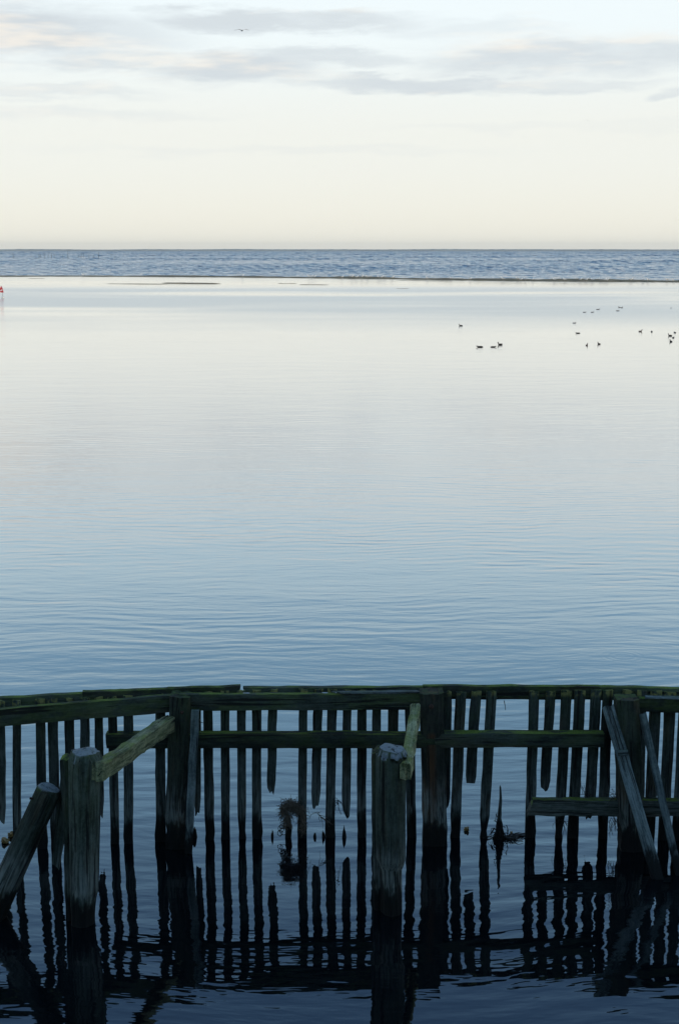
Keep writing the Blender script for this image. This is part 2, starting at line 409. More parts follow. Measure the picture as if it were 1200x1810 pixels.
for i, (xa, ya, xb, yb, hw, hh) in enumerate([(185, 501.5, 300, 502.3, 1.2, .07), (285, 500.4, 392, 501.6, 1.5, .12), (490, 501.0, 525, 501.3, 1.0, .05),
                                              (528, 503.2, 582, 503.6, 1.0, .06), (700, 510.0, 722, 510.2, .8, .04), (50, 492.2, 80, 492.4, .9, .05), (700, 495.6, 800, 497.2, 1.2, .06)]):
    pa, pb = wat(xa, ya), wat(xb, yb)
    V, Fc = bar_mesh([pa, pa.lerp(pb, .3), pa.lerp(pb, .65), pb], hw, hh, 4.4+i*3.1, 10)
    tag(mesh_obj('mudbank', V, Fc, M_SAND, smooth=True), kind='structure')

def land():
    V, Fc = [], []
    n_ = 1600
    for i in range(n_):
        a = R(-66 + 132*i/(n_-1)); d_ = 4200/math.cos(a)
        x, y = math.sin(a)*d_, math.cos(a)*d_
        h = 5.6 + 1.6*mnoise.noise(Vector((i*0.03, 2.0, 0))) + 1.3*max(0, mnoise.noise(Vector((i*0.35, 7.0, 0)))) + 0.9*mnoise.noise(Vector((i*0.9, 1.0, 3)))
        h = max(2.4, h)
        for (q, z) in ((0, -0.3), (6, h*0.6), (25, h), (90, h*0.9), (160, -0.3)):
            V.append((x, y+q, z))
    for i in range(n_-1):
        for j in range(4): Fc.append((i*5+j, (i+1)*5+j, (i+1)*5+j+1, i*5+j+1))
    return V, Fc
V, Fc = land()
tag(mesh_obj('far_shore', V, Fc, M_LAND, smooth=True), kind='structure')

# ------------------------------------------------------------------ timber builders
def beam(name, p0, p1, w, dp, mat, parent=None, face=Vector((0, -1, 0)), segs=8, cols=4, rough=0.03, end0=0.0, end1=0.0,
         taper=None, bow=0.0, weedy=False, seed=None):
    """rectangular timber from p0 to p1, worn edges, splintered ends (end0/end1 = splinter length)"""
    rg = random.Random(seed if seed is not None else random.random())
    L = (p1-p0).length; V = []; Fc = []
    us = [-0.5 + c/(cols-1) for c in range(cols)]
    ring = [(u, -0.5) for u in us] + [(u, 0.5) for u in reversed(us)]
    sk = rg.uniform(-.9, .9); sk2 = rg.uniform(-.9, .9)
    e0 = [min(1.3, max(0, .5+sk*u+rg.uniform(-.38, .38))) for u in us]; e1 = [min(1.3, max(0, .5+sk2*u+rg.uniform(-.38, .38))) for u in us]
    e0f = e0 + list(reversed(e0)); e1f = e1 + list(reversed(e1))
    nr = len(ring); so_ = rg.random()*50
    M = frame(p0, p1, face)
    for i in range(segs+1):
        t = i/segs; z = L*t
        wz = (p0.lerp(p1, t)).z
        rgh = rough*(3.0 if weedy and wz < 0.16 else 1.0)
        tp = taper(t) if taper else 1.0
        sx = rgh*w*2.0*mnoise.noise(Vector((t*L*5, so_, 0)))
        ww = w*tp*(1+rgh*2.5*mnoise.noise(Vector((t*L*9, so_, 7))))
        dd = dp*(1+rgh*2.0*mnoise.noise(Vector((t*L*9, so_, 17))))
        for q, (u, v) in enumerate(ring):
            zz = z
            if i == 0: zz = z + end0*e0f[q]
            if i == segs: zz = z - end1*e1f[q]
            edge = 1.0
            if abs(u) > .49: edge = 0.86                 # worn arrises
            x = u*ww + sx + rg.uniform(-1, 1)*rgh*w*0.35
            y = v*dd*edge + rg.uniform(-1, 1)*rgh*dp*0.3 + bow*math.sin(math.pi*t)
            V.append((x, y, zz))
    for i in range(segs):
        for q in range(nr):
            q2 = (q+1) % nr
            Fc.append((i*nr+q, i*nr+q2, (i+1)*nr+q2, (i+1)*nr+q))
    for base_, flip in ((0, True), (segs*nr, False)):
        for c in range(cols-1):
            f = (base_+c, base_+c+1, base_+nr-2-c, base_+nr-1-c)
            Fc.append(tuple(reversed(f)) if flip else f)
    o = mesh_obj(name, V, Fc, mat)
    place(o, M, parent)
    return o

def pole_mesh(name, p0, p1, r0, r1, mat, parent=None, sides=18, segs=16, flute=0.05, cap=0.02, seed=1, prof=None, tilt=(0, 0)):
    """round pile: irregular, fluted, chamfered sloping top"""
    V, Fc = [], []; L = (p1-p0).length; M = frame(p0, p1)
    rgp = random.Random(seed*11)
    splits = [(2*math.pi*q/9+rgp.uniform(-.25, .25), rgp.uniform(.05, .13), rgp.uniform(.05, .09), rgp.uniform(0, .5), rgp.uniform(.6, 1.1), rgp.random()*9) for q in range(9)]
    def split(a, t):
        v = 0.0
        for (a0, dp_, wd_, t0, t1, ph_) in splits:
            if t0 < t < t1 + .01:
                da = (a-a0-0.25*mnoise.noise(Vector((t*2.5, ph_, 0)))+math.pi) % (2*math.pi)-math.pi
                v += dp_*math.exp(-(da/wd_)**2)*min(1, (t-t0)*8)
        return v
    def rr(a, t, sp=1.0):
        ca, sa = math.cos(a), math.sin(a)
        f = 1 + flute*2.0*mnoise.noise(Vector((ca*2.2+seed*7, sa*2.2, t*0.8))) + flute*1.1*mnoise.noise(Vector((ca*6+seed, sa*6, t*1.6))) - flute*1.6*max(0.0, mnoise.noise(Vector((ca*4+seed*3, sa*4, t*0.5)))-0.25)
        return (r0+(r1-r0)*t)*(f-sp*split(a, t))*(prof(t, a) if prof else 1.0)
    for i in range(segs+1):
        t = i/segs
        for j in range(sides):
            a = 2*math.pi*j/sides; r = rr(a, t)
            z = L*t - (cap*(1.0+0.7*mnoise.noise(Vector((3*math.cos(a), 3*math.sin(a), seed)))+0.5*mnoise.noise(Vector((9*math.cos(a), 9*math.sin(a), seed)))) if i == segs else 0)
            x, y = r*math.cos(a), r*math.sin(a)
            if i == segs: z += tilt[0]*x + tilt[1]*y
            V.append((x, y, z))
    nb = len(V)
    for rad, dz_ in ((0.80, 0.0), (0.76, 0.04*cap), (0.35, 0.10*cap)):
        for j in range(sides):
            a = 2*math.pi*j/sides; r = rr(a, 1.0, 0.35)*rad
            x, y = r*math.cos(a), r*math.sin(a)
            V.append((x*(1+.10*mnoise.noise(Vector((2*math.cos(a), 2*math.sin(a), seed+3)))), y, L + dz_ + tilt[0]*x + tilt[1]*y + 0.22*cap*mnoise.noise(Vector((x*13, y*13, seed)))))
    V.append((0, 0, L+0.10*cap))
    rings = segs+1+3
    for i in range(rings-1):
        for j in range(sides):
            j2 = (j+1) % sides
            Fc.append((i*sides+j, i*sides+j2, (i+1)*sides+j2, (i+1)*sides+j))
    top = (rings-1)*sides
    for j in range(sides): Fc.append((top+j, top+(j+1) % sides, len(V)-1))
    Fc.append(tuple(reversed(range(sides))))
    o = mesh_obj(name, V, Fc, mat, smooth=True)
    for p_ in o.data.polygons:
        if min(p_.vertices) >= (segs+1)*sides or len(p_.vertices) > 4: p_.use_smooth = False
    place(o, M, parent)
    return o

def tubes(name, lines, mat, parent=None, sides=4):
    """lines: list of (points, r0, r1) joined in one mesh"""
    V, Fc = [], []
    for pts, r0, r1 in lines:
        b0 = len(V); n_ = len(pts)
        for i, p in enumerate(pts):
            a = pts[max(0, i-1)]; c = pts[min(n_-1, i+1)]
            z = (c-a).normalized() if (c-a).length > 1e-9 else Vector((0, 0, 1))
            x = z.orthogonal().normalized(); y = z.cross(x); r = r0+(r1-r0)*i/max(1, n_-1)
            for s_ in range(sides):
                an = 2*math.pi*s_/sides; V.append(p + (x*math.cos(an)+y*math.sin(an))*r)
        for i in range(n_-1):
            for s_ in range(sides):
                s2 = (s_+1) % sides
                Fc.append((b0+i*sides+s_, b0+i*sides+s2, b0+(i+1)*sides+s2, b0+(i+1)*sides+s_))
        Fc.append(tuple(b0+s_ for s_ in reversed(range(sides)))); Fc.append(tuple(b0+(n_-1)*sides+s_ for s_ in range(sides)))
    return mesh_obj(name, V, Fc, mat, parent, smooth=True)

# ------------------------------------------------------------------ the fence
def interp(tab, x):
    if x <= tab[0][0]:
        a, b_ = tab[0], tab[1]
    elif x >= tab[-1][0]:
        a, b_ = tab[-2], tab[-1]
    else:
        for a, b_ in zip(tab, tab[1:]):
            if a[0] <= x <= b_[0]: break
    return a[1] + (b_[1]-a[1])*(x-a[0])/(b_[0]-a[0])
DS = [(-250, 9.425), (0, 9.655), (150, 9.765), (300, 9.84), (430, 9.89), (600, 9.91), (900, 9.91), (1050, 9.895), (1200, 9.855), (1450, 9.765)]   # slat line
DF = [(-250, 9.16), (0, 9.43), (150, 9.595), (300, 9.735), (330, 9.755), (740, 9.775), (1100, 9.76), (1450, 9.68)]                                # front rail line
TOP = 1.165
fence = empty('timber_fence', (0, 9.88, 0))
tag(fence, 'long weathered dark wooden fence of vertical slats and rails standing in the water', 'fence')
def FP(px, tab, z, dy=0.0):
    Y = interp(tab, px)+dy; return Vector((X_of(px, Y, z), Y, z))

def slat(xt, xb, yend=None, w=16, top=None, dy=0.0, spl=None, seed=0, thick=0.022, narrow=None):
    Yt = interp(DS, xt)+dy; Yb = interp(DS, xb)+dy
    a = Vector((X_of(xt, Yt, 1.0), Yt, 1.0)); b_ = Vector((X_of(xb, Yb, 0.0), Yb, 0.0))
    g = lambda z: b_ + (a-b_)*z
    zt = top if top is not None else 1.146 + 0.010*math.sin(seed*12.9)
    zb = at(xb, yend, Yb).z if yend else -0.55
    wm = w*math.hypot(Yb, CAMH)/F_*0.985
    tp = None
    if yend:
        tp = lambda t: 0.62+0.38*min(1, t*7)
    elif narrow:
        tp = lambda t: 1.0 - 0.35*math.exp(-((t-narrow)/0.05)**2)
    return beam('slat', g(zb), g(zt), wm, thick, M_SLAT, fence, rough=0.035, segs=14, end0=(spl if spl is not None else 0.05) if yend else 0.0,
                end1=0.012, taper=tp, weedy=True, seed=seed+100)

SL = [  # top x, x at the water, broken end y (None = stands in the water), width
    (-232, -226, None, 15), (-205, -200, None, 16), (-178, -172, None, 15), (-150, -146, None, 16), (-120, -116, None, 16), (-92, -89, None, 15), (-62, -59, None, 16), (-30, -27, None, 15),
    (2, 4, 1456, 15), (30, 31, None, 14), (72, 76, None, 16), (94, 99, None, 17), (123, 126, None, 16), (150, 153, 1450, 16), (175, 178, 1446, 14),
    (199, 204, None, 15), (227, 228, None, 16), (284, 285, None, 17), (350, 349, 1443, 11), (368, 371, None, 16), (398, 399, None, 15),
    (427, 428, None, 15), (454, 454, None, 16), (482, 478, 1405, 15.5), (536, 534, None, 15), (562, 556, 1432, 16), (587, 583, None, 16.5),
    (614, 611, 1447, 15), (640, 638, None, 16), (666, 663, None, 15), (695, 688, None, 18), (724, 727, None, 16.5), (790, 786, 1432, 15),
    (813, 803, None, 18), (839, 824, 1396, 18), (867, 854, None, 17.5), (943, 935, None, 17), (971, 956, 1404, 17), (999, 987, None, 17.5),
    (1023, 1011, None, 18.5), (1051, 1038, 1449, 18), (1072, 1064, None, 17.5), (1108, 1100, None, 17), (1133, 1128, None, 16),
    (1157, 1146, None, 19), (1183, 1172, None, 19), (1208, 1196, None, 18), (1236, 1224, None, 18), (1263, 1250, None, 17), (1290, 1276, None, 17),
    (1318, 1303, None, 17), (1346, 1330, None, 17), (1375, 1357, None, 17), (1404, 1385, None, 17)]
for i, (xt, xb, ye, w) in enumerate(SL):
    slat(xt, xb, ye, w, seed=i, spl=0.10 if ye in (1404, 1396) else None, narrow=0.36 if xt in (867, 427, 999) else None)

# broken stumps just breaking the surface
def stump(px, ytop, w, ybase=1480, seed=0, lean=0.0, wtop=0.3, mat=None, name='slat_stump'):
    Y = wat(px, ybase).y; zt = at(px, ytop, Y).z
    a = Vector((X_of(px, Y, 0), Y, -0.4)); b_ = Vector((X_of(px, Y, zt)+lean, Y, zt))
    wm = w*math.hypot(Y, CAMH)/F_
    return beam(name, a, b_, wm, 0.03, mat or M_SLAT, fence, segs=10, rough=0.07, end1=min(0.06, zt*0.6), weedy=True, seed=seed+400,
                taper=lambda t: 1.0 if t < 0.75 else 1.0-(1-wtop)*(t-0.75)/0.25)
for i, (px, yt, w, ) in enumerate([(344, 1456, 12), (481, 1464, 6), (510, 1438, 11), (556, 1467, 7), (572, 1466, 8), (609, 1458, 9), (1062, 1455, 6)]):
    stump(px, yt, w, seed=i)
# tall splintered spike between the slats
Ysp = wat(881, 1482).y
beam('slat_stump', Vector((X_of(881, Ysp, 0), Ysp, -0.4)), Vector((X_of(884, Ysp, .4), Ysp, at(884, 1388, Ysp).z)), 0.075, 0.035, M_SLAT, fence, segs=22, rough=0.05, weedy=True,
     taper=lambda t: 1.0 if t < 0.42 else max(0.10, 1.0-1.55*(t-0.42) if t < 0.66 else 0.40-0.75*(t-0.62)), seed=77, end1=0.02)

# back rails (slats are nailed to their front face); pieces butt end to end
backs = [(-250, -39), (-41, 149), (147, 299), (297, 426.5), (430, 749), (747, 1059), (1057, 1231), (1229, 1450)]
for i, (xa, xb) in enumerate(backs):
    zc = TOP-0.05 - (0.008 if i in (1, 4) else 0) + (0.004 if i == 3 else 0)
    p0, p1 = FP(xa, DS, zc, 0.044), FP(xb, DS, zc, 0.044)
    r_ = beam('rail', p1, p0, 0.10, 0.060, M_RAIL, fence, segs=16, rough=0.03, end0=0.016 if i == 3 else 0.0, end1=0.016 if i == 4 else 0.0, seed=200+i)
# front rails
fr = [(-250, 312, 1.093, .124), (316, 776, 1.096, .120), (1127, 1450, 1.075, .10)]
for i, (xa, xb, zc, hh) in enumerate(fr):
    p0, p1 = FP(xa, DF, zc, 0.03), FP(xb, DF, zc, 0.03)
    beam('rail', p1, p0, hh, 0.055, M_RAIL, fence, segs=22, rough=0.02, end0=0.02, end1=0.01, seed=230+i)
# lower rail, square section
for i, (xa, xb, zc) in enumerate([(189, 769, 0.806), (767, 1066, 0.812)]):
    p0, p1 = FP(xa, [(0, 9.79), (1200, 9.79)], zc), FP(xb, [(0, 9.79), (1200, 9.79)], zc)
    beam('rail', p1, p0, 0.104, 0.100, M_RAIL, fence, segs=18, rough=0.018, end0=0.006, end1=0.006, seed=240+i)
# lowest rail, eroded
for i, (xa, xb) in enumerate([(931, 1096), (1102, 1300)]):
    p0, p1 = FP(xa, [(0, 9.78), (1200, 9.76)], 0.305), FP(xb, [(0, 9.78), (1200, 9.76)], 0.300)
    beam('rail', p1, p0, 0.118, 0.08, M_RAIL, fence, segs=18, rough=0.05, end0=0.03, end1=0.05, seed=250+i)
# posts
def post(xt, xb, yb, w, zt, mat, seed, wd=0.16, yt=None):
    Y = wat(xb, yb).y + wd*0.4
    a = Vector((X_of(xt, Y, zt), Y, zt)); b_ = Vector((X_of(xb, Y, 0), Y, 0))
    q = b_ + (b_-a)*0.6
    return beam('post', q, a, w*math.hypot(Y, CAMH)/F_, wd, mat, fence, segs=20, cols=5, rough=0.022, end1=0.012, weedy=True, seed=seed,
                taper=lambda t: 1.08-0.10*t if t < .9 else 1.0)
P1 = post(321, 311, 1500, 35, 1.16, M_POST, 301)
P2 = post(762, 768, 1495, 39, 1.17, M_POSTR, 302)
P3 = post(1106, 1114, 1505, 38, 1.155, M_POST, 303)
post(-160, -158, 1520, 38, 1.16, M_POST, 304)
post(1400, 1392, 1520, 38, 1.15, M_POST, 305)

def bolt(px, py, Y, r=0.013, own=None):
    p = at(px, py, Y); V, Fc = [], []
    for k2, (dy, rr) in enumerate(((0.03, r*.6), (0.0, r), (-0.012, r*.95), (-0.018, r*.5))):
        for j in range(8):
            a = math.pi/4*j; V.append((rr*math.cos(a), dy, rr*math.sin(a)))
    for i in range(3):
        for j in range(8): Fc.append((i*8+j, i*8+(j+1) % 8, (i+1)*8+(j+1) % 8, (i+1)*8+j))
    Fc.append(tuple(range(24, 32)))
    o = mesh_obj('bolt', V, Fc, M_IRON); place(o, Matrix.Translation(p), own)
bolt(762, 1249, 9.70, 0.018, P2); bolt(322, 1259, 9.68, 0.012, P1); bolt(1110, 1262, 9.68, 0.012, P3)

# braces running back from the outer piles to the fence posts
def brace(pa, pb, w, h, bow, seed):
    return beam('brace', pa, pb, w, h, M_BRACE, fence, face=Vector((0, 0, 1)), segs=30, cols=7, rough=0.085, end0=0.035, end1=0.02, seed=seed, bow=bow)
brace(at(174, 1366, 8.46), at(300, 1279, 9.70), 0.085, 0.120, 0.0, 501)
brace(at(716, 1366, 8.58), at(734, 1256, 9.72), 0.070, 0.110, 0.03, 502)
# grey plank nailed to the first post
beam('plank', at(333, 1512, 9.62), at(346, 1252, 9.66), 0.056, 0.03, M_GREY, fence, segs=14, rough=0.04, end0=0.03, end1=0.02, seed=510, weedy=True)
# thin top boards, nails, droppings
beam('rail_cap', FP(745, DF, 1.166, 0.02), FP(585, DF, 1.163, 0.02), 0.05, 0.010, M_GREY, fence, face=Vector((0, 0, 1)), segs=10, rough=0.05, end0=0.05, end1=0.08, seed=520)
beam('rail_cap', FP(1230, DF, 1.132, 0.02), FP(1130, DF, 1.134, 0.02), 0.05, 0.012, M_GREY, fence, face=Vector((0, 0, 1)), segs=10, rough=0.06, end0=0.05, end1=0.08, seed=521)
def splat(px, Y, z, r, seed):
    rg = random.Random(seed); V = [(0, 0, 0.004)]; Fc = []
    for j in range(10):
        a = 2*math.pi*j/10; q = r*(0.5+0.6*rg.random()); V.append((q*math.cos(a)*1.6, q*math.sin(a), 0.0))
    for j in range(10): Fc.append((0, 1+j, 1+(j+1) % 10))
    o = mesh_obj('bird_dropping', V, Fc, M_DROP); place(o, Matrix.Translation((X_of(px, Y, z), Y, z)), fence)
for i, (px, r) in enumerate([(437, .013), (432, .008), (574, .014), (594, .007)]): splat(px, interp(DF, px)+0.02, 1.1605, r, i)
# nails left in the rails
def nail(px, py, Y, dx_, dz_):
    p = at(px, py, Y); o = tubes('nail', [([Vector((0, 0.02, 0)), Vector((dx_*.4, -0.03, dz_*.4)), Vector((dx_, -0.045, dz_))], 0.0035, 0.003)], M_IRON)
    place(o, Matrix.Translation(p), fence)
nail(728, 1252, 9.7, 0.004, 0.05); nail(891, 1240, 9.86, 0.004, -0.05); nail(353, 1274, 9.63, 0.03, 0.0); nail(722, 1274, 9.6, -0.01, -0.01)

# ------------------------------------------------------------------ outer piles
Yp1 = wat(144, 1640).y + 0.08
pile1 = empty('mooring_pile', (X_of(146, Yp1, 0), Yp1, 0))
tag(pile1, 'short stout wooden pile with chamfered top, left of the two front piles', 'pile', 'short piles in front of the fence')
zt1 = at(150, 1328, Yp1).z
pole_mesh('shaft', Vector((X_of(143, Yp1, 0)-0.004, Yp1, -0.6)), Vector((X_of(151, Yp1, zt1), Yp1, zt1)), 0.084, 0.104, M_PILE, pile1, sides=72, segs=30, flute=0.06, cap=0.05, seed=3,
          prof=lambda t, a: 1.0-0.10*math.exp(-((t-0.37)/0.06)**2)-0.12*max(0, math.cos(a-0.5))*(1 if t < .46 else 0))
beam('side_board', Vector((X_of(118, Yp1+.06, 0)+.04, Yp1+.07, -0.1)), Vector((X_of(118, Yp1+.06, zt1), Yp1+.07, zt1-0.035)), 0.07, 0.12, M_RAIL, pile1, segs=12, rough=0.05, end1=0.04, seed=602, end0=0.2)
beam('side_plank', at(99, 1536, 8.72), at(118, 1372, 8.72), 0.068, 0.035, M_PILE, pile1, segs=12, rough=0.05, end0=0.05, end1=0.03, seed=603, taper=lambda t: 0.75+0.25*min(1, t*3))

Yp2 = wat(692, 1622).y + 0.08
pile2 = empty('mooring_pile', (X_of(692, Yp2, 0), Yp2, 0))
tag(pile2, 'short wooden pile worn thin above the waterline, right of the two front piles', 'pile', 'short piles in front of the fence')
zt2 = at(692, 1322, Yp2).z
def prof2(t, a):
    # eroded waist just above the tide line
    s_ = 1.0
    if t < 0.52: s_ = 0.72 + 0.05*math.sin(a*3)
    elif t < 0.56: s_ = 0.72+0.28*(t-0.52)/0.04
    if t > 0.93: s_ *= 1.0 + 0.10*(t-0.93)/0.07*math.cos(a)
    return s_
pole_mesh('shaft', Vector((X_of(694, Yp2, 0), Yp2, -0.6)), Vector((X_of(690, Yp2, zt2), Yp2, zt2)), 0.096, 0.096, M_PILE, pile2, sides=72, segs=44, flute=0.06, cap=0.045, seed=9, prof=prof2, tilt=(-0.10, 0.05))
beam('side_board', Vector((X_of(668, Yp2+.05, 0), Yp2+.07, -0.3)), Vector((X_of(664, Yp2+.05, zt2), Yp2+.07, zt2-0.02)), 0.055, 0.10, M_POST, pile2, segs=14, rough=0.05, end1=0.03, seed=612)

# leaning log at the left edge
la, lb = at(-28, 1650, 8.62), at(90, 1392, 8.66)
log = empty('leaning_log', (la.x, la.y, 0)); tag(log, 'thick grey round log leaning to the right against the front pile', 'log')
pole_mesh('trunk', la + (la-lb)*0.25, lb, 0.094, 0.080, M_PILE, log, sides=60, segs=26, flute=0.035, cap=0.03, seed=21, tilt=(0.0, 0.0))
pn = at(62, 1412, 8.62)
o = tubes('nail', [([Vector((0, 0.06, -.02)), Vector((0, 0, 0)), Vector((-.03, -.01, .008))], 0.007, 0.009)], M_IRON); place(o, Matrix.Translation(pn), log)

# two planks leaning on the right-hand post
def lean_plank(name, xa, ya, xb, yb, Ya, Yb, w, label, seed):
    a, b_ = at(xa, ya, Ya), at(xb, yb, Yb)
    e = empty(name, (b_.x, b_.y, 0)); tag(e, label, 'plank', 'planks leaning on the fence')
    o = beam('board', b_ + (b_-a)*0.2, a, w, 0.045, M_GREY, e, segs=18, cols=5, rough=0.025, end0=0.05, end1=0.02, seed=seed, weedy=True)
    return e
l1 = lean_plank('leaning_plank', 1073, 1246, 1160, 1548, 9.66, 9.22, 0.082, 'wide pale grey plank leaning left against the square fence post', 701)
l2 = lean_plank('leaning_plank', 1134, 1258, 1198, 1540, 9.66, 9.28, 0.050, 'narrow grey plank leaning behind the wider plank at the right edge', 702)
c1 = at(1098, 1335, 9.50)
o = beam('cleat', c1+Vector((-.035, -.035, .03)), c1+Vector((.035, -.035, .035)), 0.04, 0.02, M_GREY, l1, segs=4, rough=0.03, seed=705)

# ------------------------------------------------------------------ weed, rope and flotsam
def wander(p, n_, step, rg, pull=Vector((0, 0, 0)), jit=1.0):
    pts = [p.copy()]; dr = Vector((rg.uniform(-1, 1), rg.uniform(-1, 1), rg.uniform(-1, 1))).normalized()
    for _ in range(n_):
        dr = (dr + Vector((rg.gauss(0, .5), rg.gauss(0, .5), rg.gauss(0, .5)))*jit + pull).normalized()
        pts.append(pts[-1] + dr*step)
    return pts
rg = random.Random(5); lines = []
for _ in range(40):
    lines.append((wander(at(506+rg.gauss(0, 5.5), 1438+rg.gauss(0, 5.0), 9.86+rg.gauss(0, .03)), 6, 0.009, rg, Vector((0, 0, -.3))), 0.0028, 0.0012))
for _ in range(620):
    t = rg.random(); x = 497+35*t; y = 1431 - 7*math.sin(math.pi*min(1, t*1.1)) + rg.gauss(0, 5.0)
    lines.append((wander(at(x, y, 9.86+rg.gauss(0, .025)), 6, 0.009, rg, Vector((.05, 0, -.25))), 0.0028, 0.0012))
for _ in range(120):
    t = rg.random(); lines.append((wander(at(535+5*rg.gauss(0, .6), 1425+44*t, 9.86+rg.gauss(0, .012)), 6, 0.010, rg, Vector((0, 0, -.5))), 0.0026, 0.001))
for _ in range(120):
    t = rg.random(); lines.append((wander(at(501+11*rg.random(), 1436+24*t, 9.86), 6, 0.010, rg, Vector((0, 0, -.5))), 0.0025, 0.001))
tag(tubes('weed_tangle', lines, M_WEED, sides=3), 'brown tangle of dry weed draped over a broken slat', 'weed')
lines = []
for (x, y, r) in ((497, 1465, .022), (501, 1470, .026), (495, 1473, .018), (499, 1461, .018)):
    c = at(x, y, 9.86); ph = rg.random()*6
    pts = [c + Vector((math.cos(ph+q*.55)*r, math.sin(q*.3)*.01, math.sin(ph+q*.55)*r*1.15)) for q in range(13)]
    lines.append((pts, 0.004, 0.003))
tag(tubes('wire_coil', lines, M_BLACKWEED), 'black curled wire loops hanging beside the weed tangle at the waterline', 'wire')
def wisp(cx, cy, Y, n_, label, pull, step=.014, sp=3, mat=M_BLACKWEED):
    L_ = []
    for _ in range(n_): L_.append((wander(at(cx+rg.gauss(0, sp), cy+rg.gauss(0, sp), Y), 8, step, rg, pull, .7), 0.0025, 0.001))
    tag(tubes('weed_wisp', L_, mat, sides=3), label, 'weed', 'wisps of weed caught on the fence')
wisp(597, 1412, 9.84, 9, 'thin dark weed wisp hanging from the slat right of the weed tangle', Vector((.1, 0, -.5)))
wisp(565, 1442, 9.84, 10, 'small dry weed wisp on the broken slat tip beside the tangle', Vector((.1, 0, -.1)), mat=M_WEED)
wisp(1082, 1452, 9.76, 22, 'dark stringy weed hanging under the lowest rail beside the post', Vector((.1, 0, -.6)), sp=6)
wisp(992, 1452, 9.78, 12, 'short weed wisp hanging under the lowest rail on a slat', Vector((.15, 0, -.5)), sp=3)
wisp(1032, 1404, 9.82, 12, 'curled weed wisp resting on top of the lowest rail', Vector((0, 0, .1)), sp=4)
wisp(1088, 1408, 9.74, 10, 'fine weed wisp on the rail end against the post', Vector((-.3, 0, .1)), sp=4)
# reed litter around the spike
L_ = []
for _ in range(70):
    p = at(881+rg.gauss(0, 5), 1479-abs(rg.gauss(0, 14)), Ysp-.015)
    L_.append((wander(p, 5, .014, rg, Vector((0, 0, -.8)), .5), 0.004, 0.002))
for _ in range(46):
    q = rg.gauss(0, 1); p = wat(881+q*14+ (16 if rg.random() < .4 else 0), 1480+rg.gauss(0, 2.5), 0.006)
    a = rg.uniform(-.6, .6); L_.append(([p, p+Vector((math.cos(a)*.035, math.sin(a)*.06, rg.uniform(-.004, .02))), p+Vector((math.cos(a)*.075, math.sin(a)*.11, 0))], 0.004, 0.002))
for _ in range(16):
    p = wat(905+rg.random()*28, 1477+rg.gauss(0, 1.5), 0.006); a = rg.uniform(-.5, .3)
    L_.append(([p, p+Vector((math.cos(a)*.03, math.sin(a)*.05, .008)), p+Vector((math.cos(a)*.06, math.sin(a)*.08, 0))], 0.004, 0.002))
tag(tubes('reed_litter', L_, M_BLACKWEED, sides=3), 'dark floating reed litter gathered round the splintered spike', 'reeds')
def leaf(px, py, r, label, seed, mat=M_LEAF):
    p = wat(px, py, 0.006); rg2 = random.Random(seed); V, Fc = [], []
    n_ = 10
    for lay, dz_ in ((0, 0.0), (1, 0.012)):
        for j in range(n_):
            a = 2*math.pi*j/n_; q = r*(0.55+0.6*rg2.random())
            V.append((q*math.cos(a), q*math.sin(a)*1.2, dz_+0.02*rg2.random()*lay))
    V.append((0, 0, 0.02)); V.append((0, 0, -0.004))
    for j in range(n_):
        j2 = (j+1) % n_
        Fc += [(j, j2, n_+j2, n_+j), (n_+j, n_+j2, 2*n_), (j2, j, 2*n_+1)]
    o = mesh_obj('floating_leaf', V, Fc, mat); o.location = p
    tag(o, label, 'leaf', 'yellowed weed and leaves afloat')
leaf(824, 1467, .022, 'yellow brown leaf floating left of the splintered spike', 1)
leaf(20, 1477, .026, 'yellowed weed clump floating by the left edge, the farther one', 2)
leaf(11, 1488, .030, 'yellowed weed clump floating by the left edge, the nearer one', 3)
leaf(903, 1475, .010, 'tiny yellow leaf afloat in the reed litter', 4)

# ------------------------------------------------------------------ birds
def loft(path, sides=8):
    """path: list of (x, z, ry, rz) along the bird's length; returns verts, faces"""
    V, Fc = [], []
    for i, (x, z, ry, rz) in enumerate(path):
        a = path[max(0, i-1)]; c = path[min(len(path)-1, i+1)]
        t = Vector((c[0]-a[0], 0, c[1]-a[1])).normalized(); up = Vector((-t.z, 0, t.x))
        for j in range(sides):
            an = 2*math.pi*j/sides
            V.append(Vector((x, 0, z)) + Vector((0, 1, 0))*ry*math.cos(an) + up*rz*math.sin(an))
    for i in range(len(path)-1):
        for j in range(sides):
            j2 = (j+1) % sides; Fc.append((i*sides+j, i*sides+j2, (i+1)*sides+j2, (i+1)*sides+j))
    Fc.append(tuple(reversed(range(sides)))); Fc.append(tuple(range((len(path)-1)*sides, len(path)*sides)))
    return V, Fc
UP = [(-.20, .09, .015, .012), (-.16, .07, .05, .04), (-.08, .055, .085, .07), (.02, .05, .09, .075), (.10, .06, .07, .06), (.135, .10, .042, .045),
      (.145, .16, .03, .032), (.155, .20, .036, .036), (.185, .215, .036, .034), (.215, .208, .02, .02)]
LOW = [(-.22, .05, .015, .012), (-.17, .05, .05, .03), (-.08, .045, .085, .055), (.02, .04, .09, .06), (.11, .045, .065, .05), (.16, .06, .042, .038),
       (.20, .085, .033, .032), (.235, .10, .034, .032), (.265, .095, .02, .02)]
def make_duck(name, pose, mat):
    e = empty(name); V, Fc = loft(UP if pose == 'up' else LOW)
    mesh_obj('body', V, Fc, mat, e, smooth=True)
    hx, hz = ((.205, .207) if pose == 'up' else (.255, .096))
    V, Fc = loft([(hx, hz, .016, .014), (hx+.03, hz-.006, .012, .008), (hx+.052, hz-.012, .004, .003)], 6)
    mesh_obj('bill', V, Fc, M_BILL, e, smooth=True)
    return e
protos = {}
